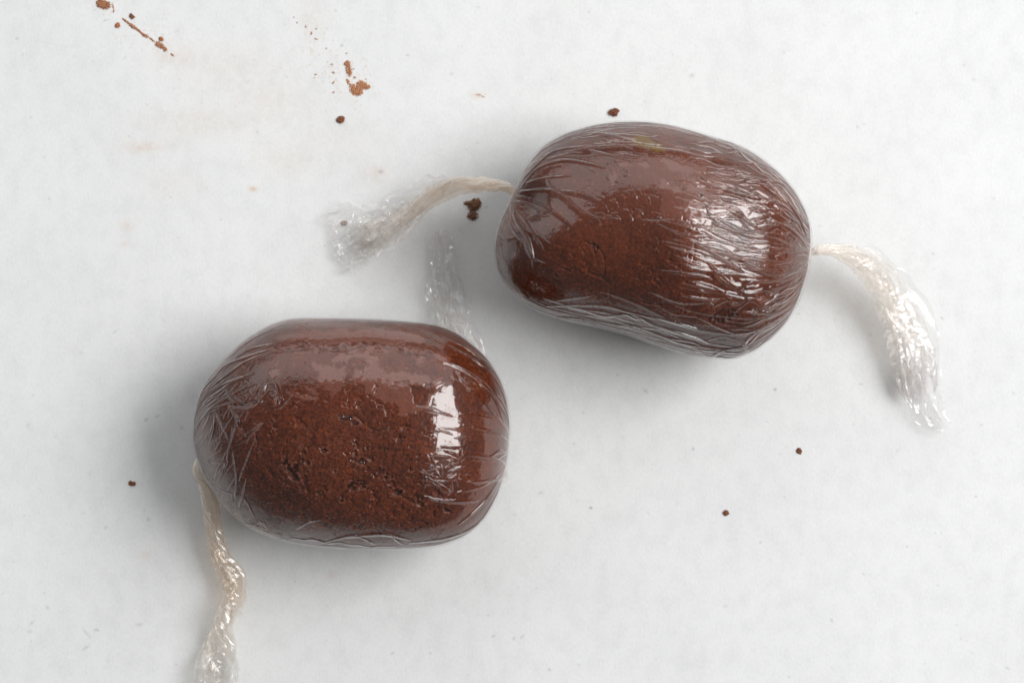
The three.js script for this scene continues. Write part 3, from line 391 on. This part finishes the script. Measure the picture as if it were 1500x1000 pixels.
// ═════════════════════════ the roll at upper right ═════════════════════════
const right = buildRoll({
  id: 2, tall: .060, poleL: .026, poleR: .025, dome: .15, lump: .0014, centreY: 352, cling: .6,
  label: 'right chocolate dough roll in heavily wrinkled clear film, an oily olive stain on it', doughLabel: 'dark chocolate dough with an oily olive patch',
  upper: [[757, 286], [761, 270], [774, 242], [798, 215], [830, 197], [862, 187], [900, 181], [940, 180], [975, 184], [1010, 192], [1040, 201], [1070, 210], [1100, 225], [1130, 246], [1155, 272], [1172, 298], [1183, 325], [1186, 350], [1184, 372]],
  lower: [[757, 286], [746, 302], [733, 333], [727, 362], [731, 393], [744, 419], [764, 440], [790, 455], [830, 468], [880, 479], [920, 489], [960, 503], [1000, 515], [1040, 522], [1070, 524], [1090, 519], [1112, 507], [1140, 483], [1160, 455], [1175, 420], [1182, 396], [1184, 372]],
  bumps: [[925, 290, 75, .0022], [830, 400, 70, .002], [975, 395, 70, .0032], [775, 300, 22, -.004]],
  gaps: [[1015, 200, 50, 16, 2.6], [985, 500, 55, 20, 3.4], [1050, 515, 40, 18, 2.0], [1180, 400, 30, 40, 1.2], [850, 470, 40, 12, 1.2], [762, 300, 26, 26, 1.6]],
  crumb: (X, Y, Z, near) => clamp(.32 + .35 * sstep(-.005, .02, Z) + .25 * noise(X * 60, Y * 60, Z * 60)),
  drySheen: [[960, 250, 150, 60, .34], [1026, 290, 40, 28, 1.5], [1000, 300, 20, 18, 1], [1050, 280, 20, 16, .8], [975, 240, 16, 8, 1], [900, 262, 5, 9, .8], [925, 240, 20, 3, .7], [905, 300, 7, 6, .7], [935, 310, 7, 9, .7], [1020, 210, 40, 10, .5], [755, 380, 10, 20, .5], [1085, 300, 24, 10, .5], [1120, 440, 22, 14, .7]],
  pink: [[925, 275, 80, 50, 1], [850, 260, 70, 50, .55], [1000, 240, 60, 40, .4], [1040, 260, 70, 40, .4]],
  oil: [[948, 206, 17, 12, 1.1], [938, 200, 14, 9, .9], [965, 216, 13, 9, .9]],
  pits: [[868, 357, 7, 4, .8], [875, 364, 4, 6, .75], [815, 405, 6, 6, .85], [825, 393, 8, 4, .8], [1065, 460, 22, 12, 1.0], [1050, 470, 18, 9, .9], [1030, 285, 5, 4, .8], [990, 470, 6, 5, .6]],
  cracks: [
    { pts: [[860, 356], [880, 368], [886, 390], [884, 410], [898, 420]], w: .3, h: .35 }, { pts: [[858, 400], [880, 407], [892, 418]], w: .35, h: .6 }, { pts: [[905, 438], [930, 441], [960, 447], [985, 446]], w: .4, h: .7 }, { pts: [[930, 432], [945, 440]], w: .5, h: .7 }, { pts: [[820, 393], [835, 398]], w: .4, h: .5 },
    { pts: [[855, 352], [868, 362], [872, 378]], w: .3, h: .5 }],
  folds: [
    { pts: [[764, 273], [786, 248], [824, 235], [857, 238], [886, 245]], w: .8, h: .65, m: .4 }, { pts: [[766, 262], [790, 238], [811, 222], [866, 213]], w: .8, h: .6, m: .38 }, { pts: [[778, 236], [800, 216], [824, 205], [862, 196], [900, 199], [944, 213]], w: .9, h: .6, m: .3 }, { pts: [[790, 222], [830, 201], [870, 190]], w: .8, h: .5, m: .25 },
    { pts: [[762, 280], [805, 278], [827, 288], [848, 307], [872, 320], [902, 320]], w: .9, h: .8, m: .34 }, { pts: [[800, 258], [811, 276], [850, 283], [878, 294]], w: .8, h: .6, m: .3 }, { pts: [[758, 286], [780, 294], [800, 302], [838, 330]], w: .7, h: .65, m: .3 }, { pts: [[752, 300], [758, 328], [783, 343], [805, 356]], w: .7, h: .6, m: .5 },
    { pts: [[749, 308], [750, 332], [769, 356]], w: .6, h: .5, m: .55 }, { pts: [[732, 338], [741, 349], [754, 347]], w: .6, h: .5, m: .5 }, { pts: [[752, 302], [766, 318], [786, 348], [800, 372]], w: .7, h: .6, m: .5 }, { pts: [[766, 269], [800, 260], [836, 257]], w: .5, h: .45, m: .42 }, { pts: [[768, 350], [776, 370], [783, 380], [800, 386]], w: .8, h: .65, m: .55 }, { pts: [[728, 371], [741, 383]], w: .5, h: .4, m: .3 },
    { pts: [[755, 294], [772, 300], [790, 312], [775, 318]], w: .8, h: .6, m: .5 }, { pts: [[748, 306], [764, 334], [778, 360], [782, 392]], w: .8, h: .7, m: .45 },
    { pts: [[806, 441], [836, 437], [864, 433]], w: .5, h: .4, m: .2 }, { pts: [[792, 448], [883, 447], [930, 459], [968, 468]], w: .7, h: .5, m: .3 }, { pts: [[802, 462], [853, 466], [900, 474], [968, 482]], w: .8, h: .6, m: .34 }, { pts: [[955, 474], [980, 482], [1018, 494], [1040, 502]], w: .9, h: .7, m: .3 }, { pts: [[960, 464], [990, 472], [1025, 482]], w: .8, h: .6, m: .3 },
    { pts: [[1040, 522], [1060, 512], [1092, 506], [1110, 490]], w: .9, h: .7, m: .5 }, { pts: [[1095, 518], [1090, 504], [1104, 488], [1140, 470]], w: .8, h: .6, m: .5 },
    { pts: [[1024, 264], [1050, 274], [1080, 283], [1104, 290]], w: .7, h: .65, m: .35 }, { pts: [[1032, 292], [1056, 298], [1072, 301]], w: .6, h: .6, m: .32 }, { pts: [[1085, 256], [1105, 260], [1122, 265]], w: .6, h: .5, m: .35 }, { pts: [[1066, 306], [1090, 320], [1112, 334]], w: .6, h: .6, m: .3 }, { pts: [[1082, 316], [1098, 336]], w: .5, h: .5, m: .25 },
    { pts: [[1126, 262], [1150, 290], [1170, 318], [1184, 350]], w: .9, h: .7, m: .5 }, { pts: [[1137, 262], [1160, 290], [1178, 326]], w: .7, h: .5, m: .4 }, { pts: [[1120, 326], [1150, 330], [1176, 352], [1183, 366]], w: .8, h: .6, m: .5 }, { pts: [[1130, 330], [1155, 324], [1158, 316]], w: .5, h: .5, m: .5 }, { pts: [[1160, 334], [1168, 326], [1176, 342]], w: .5, h: .5, m: .45 },
    { pts: [[1060, 334], [1100, 340], [1132, 328]], w: .8, h: .7, m: .3 }, { pts: [[990, 352], [1030, 362], [1080, 376], [1130, 400], [1180, 394]], w: 1, h: .8, m: .2 }, { pts: [[980, 338], [1010, 352], [1050, 372], [1090, 400]], w: .9, h: .8, m: .15 }, { pts: [[1100, 412], [1140, 408], [1178, 388]], w: .7, h: .5, m: .42 }, { pts: [[1040, 386], [1060, 410], [1085, 424]], w: 1.1, h: -.0 + .8, m: .05 }],
  rays: [
    { end: 1, n: 64, f: [.1, 3.1], start: [.03, .1], len: [.14, .36], bend: .22, wob: .12, w: [.28, 1.0], h: [.22, .5], m: [.0, .2] },
    { end: 1, n: 42, f: [.2, 3.0], start: [.12, .3], len: [.08, .22], bend: .22, wob: .14, w: [.25, .8], h: [.25, .55], m: [0, .2] },
    { end: 1, n: 40, f: [0, 3.2], start: [.008, .03], len: [.05, .16], bend: .16, wob: .1, w: [.3, .8], h: [.4, .8], m: [.2, .55] },
    { end: 0, n: 30, f: [-.1, 3.3], start: [.01, .04], len: [.04, .16], bend: .16, wob: .06, w: [.25, .55], h: [.5, .9], m: [.2, .55] },
    { end: 0, n: 24, f: [-.2, 1.0], start: [.1, .3], len: [.1, .22], bend: .1, wob: .05, w: [.3, .7], h: [.35, .7], m: [.04, .25] },
    { end: 0, n: 54, f: [2.5, 3.5], start: [.25, .65], len: [.08, .2], bend: .08, wob: .05, w: [.4, 1.2], h: [.25, .55], m: [.0, .22] }],
  crimps: [
    { n: 30, x: [975, 1110], y: [325, 440], len: [34, 96], a: .2, da: .14, w: [.35, 1.1], h: [.3, .5], m: [0, .08] },
    { n: 40, x: [1020, 1110], y: [200, 300], len: [22, 64], a: .18, da: .28, w: [.25, .6], h: [.5, .9], m: [.05, .3] },
    { n: 30, x: [880, 960], y: [196, 232], len: [14, 44], a: .12, da: .25, w: [.2, .4], h: [.5, .9], m: [.05, .3] },
    { n: 46, x: [850, 980], y: [236, 330], len: [3, 10], a: .6, da: .9, w: [.16, .32], h: [.5, .9], m: [.15, .5] },
    { n: 40, x: [1090, 1180], y: [300, 470], len: [18, 50], a: -.25, da: .4, w: [.25, .7], h: [.35, .7], m: [.05, .35] }],
});

// ── tails ──
const part = (r, name, g, m, label) => { const o = mesh(name, g, m, r.group); if (label) o.userData.label = label; return o; };
part(left, 'twisted_tail', tailGeometry(left.roll.origin, [[306, 672, .016, 31, 0.0046, .2], [297, 686, .014, 29, 0.0046, .4], [302, 704, .011, 29, 0.0052, .9], [311, 730, .009, 36, 0.0057, 1.0], [312, 770, .007, 34, 0.0052, 1.8], [322, 815, .0065, 31, 0.0057, 2.6], [340, 848, .006, 38, 0.0063, 3.1], [343, 878, .006, 34, 0.0057, 3.9], [330, 905, .0055, 53, 0.0057, 4.6], [322, 945, .005, 65, 0.0057, 5.4], [317, 985, .0045, 60, 0.0057, 6.3], [312, 1025, .004, 55, 0.0046, 6.4]], { seed: 3.1, along: 3.2, nv: 250 }), cream, 'cream coloured twisted film tail hanging towards the near edge');
part(left, 'film_flap', sheetGeometry(left.roll.origin, [[700, 545, .006, 22], [676, 500, .006, 28], [658, 460, .005, 32], [652, 420, .004, 25], [650, 385, .003, 22], [648, 350, .002, 14], [647, 333, .0015, 5]], { seed: 8.2, amp: .0038 }), clear, 'clear crumpled film end behind the far side');
part(left, 'film_flap', sheetGeometry(left.roll.origin, [[690, 535, .009, 24], [668, 490, .008, 22], [656, 455, .006, 16], [652, 415, .004, 18], [650, 380, .003, 12]], { seed: 12.7, amp: .004 }), creased);
part(left, 'film_knot', tailGeometry(left.roll.origin, [[728, 676, .016, 12, .003, 0], [737, 690, .013, 9, .003, .8], [736, 704, .009, 12, .003, 1.6]], { seed: 5.5, nv: 60, layers: 1 }), cream);
part(right, 'twisted_tail', tailGeometry(right.roll.origin, [[778, 302, .026, 44, .018, 0], [764, 290, .026, 20, .008, .3], [752, 281, .026, 11, .003, .6], [742, 274, .026, 13, .003, 1.2], [722, 271, .025, 18, .004, 2.2], [698, 270, .023, 22, .0045, 3.0], [672, 271, .019, 26, .005, 3.5], [648, 280, .014, 32, .005, 3.9], [624, 295, .010, 34, .005, 4.3], [598, 314, .007, 42, .0045, 4.7], [568, 332, .005, 50, .004, 5.2], [538, 349, .004, 46, .002, 6.1], [510, 362, .003, 34, .001, 6.28]], { seed: 9.4, along: 4, nv: 250, crumple: .35, fray: .04 }), cream, 'cream twisted film tail spreading out to the left');
part(right, 'film_flap', sheetGeometry(right.roll.origin, [[660, 268, .017, 10], [632, 276, .012, 22], [604, 298, .008, 24], [565, 325, .005, 34], [520, 340, .004, 44], [470, 348, .002, 48]], { seed: 21.3, amp: .003, fray: .2 }), clear, 'clear spread film at the end of the left tail');
part(right, 'film_flap', sheetGeometry(right.roll.origin, [[618, 300, .010, 12], [590, 320, .007, 22], [560, 336, .006, 30], [528, 352, .005, 36], [500, 366, .003, 36], [482, 374, .002, 30]], { seed: 33.9, amp: .0042, fray: .25, along: 6, nu: 30, nv: 60 }), creased, 'whitish creased film spread on the table at the end of the left tail');
part(right, 'twisted_tail', tailGeometry(right.roll.origin, [[1162, 377, .024, 48, .02, 0], [1178, 373, .025, 20, .008, .3], [1190, 369, .0255, 9, .0025, .7], [1200, 366, .026, 12, .003, 1.6], [1220, 366, .025, 18, .004, 2.4], [1244, 373, .021, 26, .005, 3.0], [1268, 387, .017, 38, .006, 3.3], [1290, 412, .013, 46, .006, 3.4], [1308, 446, .010, 50, .006, 3.3], [1326, 484, .008, 56, .006, 3.2], [1338, 524, .007, 60, .005, 3.1], [1344, 562, .005, 52, .004, 3.1], [1350, 596, .003, 40, .003, 3.1]], { seed: 14.9, along: 3.4, nv: 250, crumple: .55, fray: .1 }), pale, 'pale crumpled film tail curving down to the right');
part(right, 'film_flap', sheetGeometry(right.roll.origin, [[1240, 362, .022, 8], [1275, 380, .017, 20], [1310, 425, .012, 28], [1338, 470, .009, 32], [1350, 525, .006, 30], [1352, 575, .004, 26], [1366, 612, .002, 22], [1392, 628, .0015, 10]], { seed: 27.1, amp: .003 }), clear, 'thin clear film edge of the right tail');

// ── crumbs lying on the table ──
crumb(900, 164, 5.2, 'dark brown crumb just above the far edge of the right roll', { long: 1.15 });
crumb(499, 175, 4.6, 'reddish brown crumb below the orange smear, alone on the table', { m: crumbMid });
crumb(1171, 660, 3.2, 'small dark crumb in the empty table right of centre, the upper of two', { long: 1.35, ang: 1.1 });
crumb(1064, 751, 3.6, 'round reddish crumb in the empty table, the lower of two', { m: crumbMid });
crumb(193, 708, 3.0, 'tiny dark elongated crumb left of the left roll', { long: 1.6, ang: .1 });
crumb(193, 24, 3.0, 'small dark crumb just above the orange streak at top left', { long: 1.3, ang: .8, m: crumbMid });
crumb(172, 37, 3.2, 'small orange brown crumb under the start of the streak at top left', { m: crumbPale, flat: .4 });
crumb(236, 57, 2.8, 'small orange brown crumb beside the thick end of the streak', { m: crumbPale, flat: .5 });
crumb(504, 327, 3.2, 'tiny brown crumb caught on the spread left tail film', { m: crumbMid, flat: .6, long: 1.2 });
crumb(536, 332, 2.2, 'fainter tiny brown crumb beside the spread left tail', { m: crumbPale, flat: .5 });
smear('smear', [[694, 302, 9, 8], [692, 317, 8, 6], [684, 297, 5, 3], [698, 296, 6, 6]], 'thick brown dough smear below the left tail of the right roll', dust(.22, .085, .034), { h: .0007 });
smear('smear', [[149, 6, 7, 6], [156, 8, 6, 6], [146, 4, 5, 5]], 'orange brown dough blot at the very top left', dust(.30, .10, .036), { h: .0004, rag: .5 });
smear('smear', [[183, 30, 7, 1.6, .65], [193, 38, 8, 3, .6], [203, 45, 7, 2, .65], [212, 52, 6, 3, .4], [222, 58, 4, 1.6, .7], [231, 65, 6, 5, .4], [240, 71, 7, 3.6, .8], [252, 80, 4, 1.6, .6]], 'long thin orange streak of dough at top left', smearM, { h: .00025, rag: .35 });
smear('smear', [[509, 96, 5, 5], [511, 106, 5, 7], [508, 92, 4, 3]], 'small ragged orange smear above the larger one', smearM, { h: .0002, rag: 1.0 });
smear('smear', [[516, 130, 5, 6], [526, 128, 6, 9, .3], [533, 124, 8, 4, .3], [524, 136, 7, 4], [537, 128, 5, 3], [510, 120, 2.5, 5, -.5]], 'largest ragged orange smear with forked edges', dust(.34, .118, .042), { h: .00025, rag: 1.1 });
smear('smear', [[165, 9, 1.4, 5, -.2], [166, 16, 1.6, 2.5]], 'thin faint dash beside the blot at the very top left', fleckM, { h: .0002, rag: .4 });
smear('smear', [[701, 138, 5, 1.6, .1], [708, 141, 3, 1.3, .3]], 'faint tan dash alone above the left tail of the right roll', dust(.5, .3, .2), { h: .0002, rag: .5 });
const ordinal = ['first', 'second', 'third', 'fourth', 'fifth', 'sixth', 'seventh'];
[[430, 25, 2, 1.4, 0], [435, 33, 2.2, 1.6, 0], [448, 39, 2.6, 4, .2], [463, 42, 3, 1.6, -.6], [456, 48, 2, 4.4, .1], [463, 57, 4, 2.4, .3], [478, 71, 2, 2, 0]].forEach(([x, y, a, b, r], i) =>
  smear('fleck', [[x, y, a * .8, b * .8, r]], `${ordinal[i]} fleck from the top in the slanting trail above the orange smears`, fleckM, { h: .0002, cat: 'fleck', group: 'flecks in the slanting trail' }));
for (const [x, y, a, b, r, l] of [[486, 94, 3.6, 1.6, .2, 'topmost brown fleck in the sparse column left of the orange smears'], [488, 106, 3.6, 2.2, .5, 'second brown fleck from the top in the sparse column left of the smears'], [488, 121, 2, 4.2, .5, 'tall slanted brown fleck, third down in the column left of the smears'], [488, 135, 3, 1.6, -.5, 'lowest brown fleck in the sparse column left of the orange smears'], [471, 108, 1.4, 1.4, 0, 'speck of brown midway between the column of flecks and the dash left of it'], [462, 109, 3.4, 1.8, -.3, 'brown dash farthest left beside the column of flecks'], [460, 114, 2, 1.2, 0, 'faint speck just under the brown dash left of the column of flecks']])
  smear('fleck', [[x, y, a * .8, b * .8, r]], l, fleckM, { h: .0002, cat: 'fleck', group: 'flecks in the sparse column' });
for (const [x, y, a, b, l] of [[507, 78, 2, 2, 'lone fleck just above the smaller ragged orange smear'], [518, 101, 1.8, 1.6, 'tiny fleck touching the right side of the smaller orange smear'], [519, 113, 3, 2, 'orange fleck between the smaller and the largest ragged smear'], [536, 116, 1.6, 1.6, 'tiny fleck above the right tip of the largest ragged smear']])
  smear('fleck', [[x, y, a * .9, b * .9]], l, fleckM, { h: .0002, cat: 'fleck', group: 'flecks around the ragged smears' });
renderer.render(scene, camera);
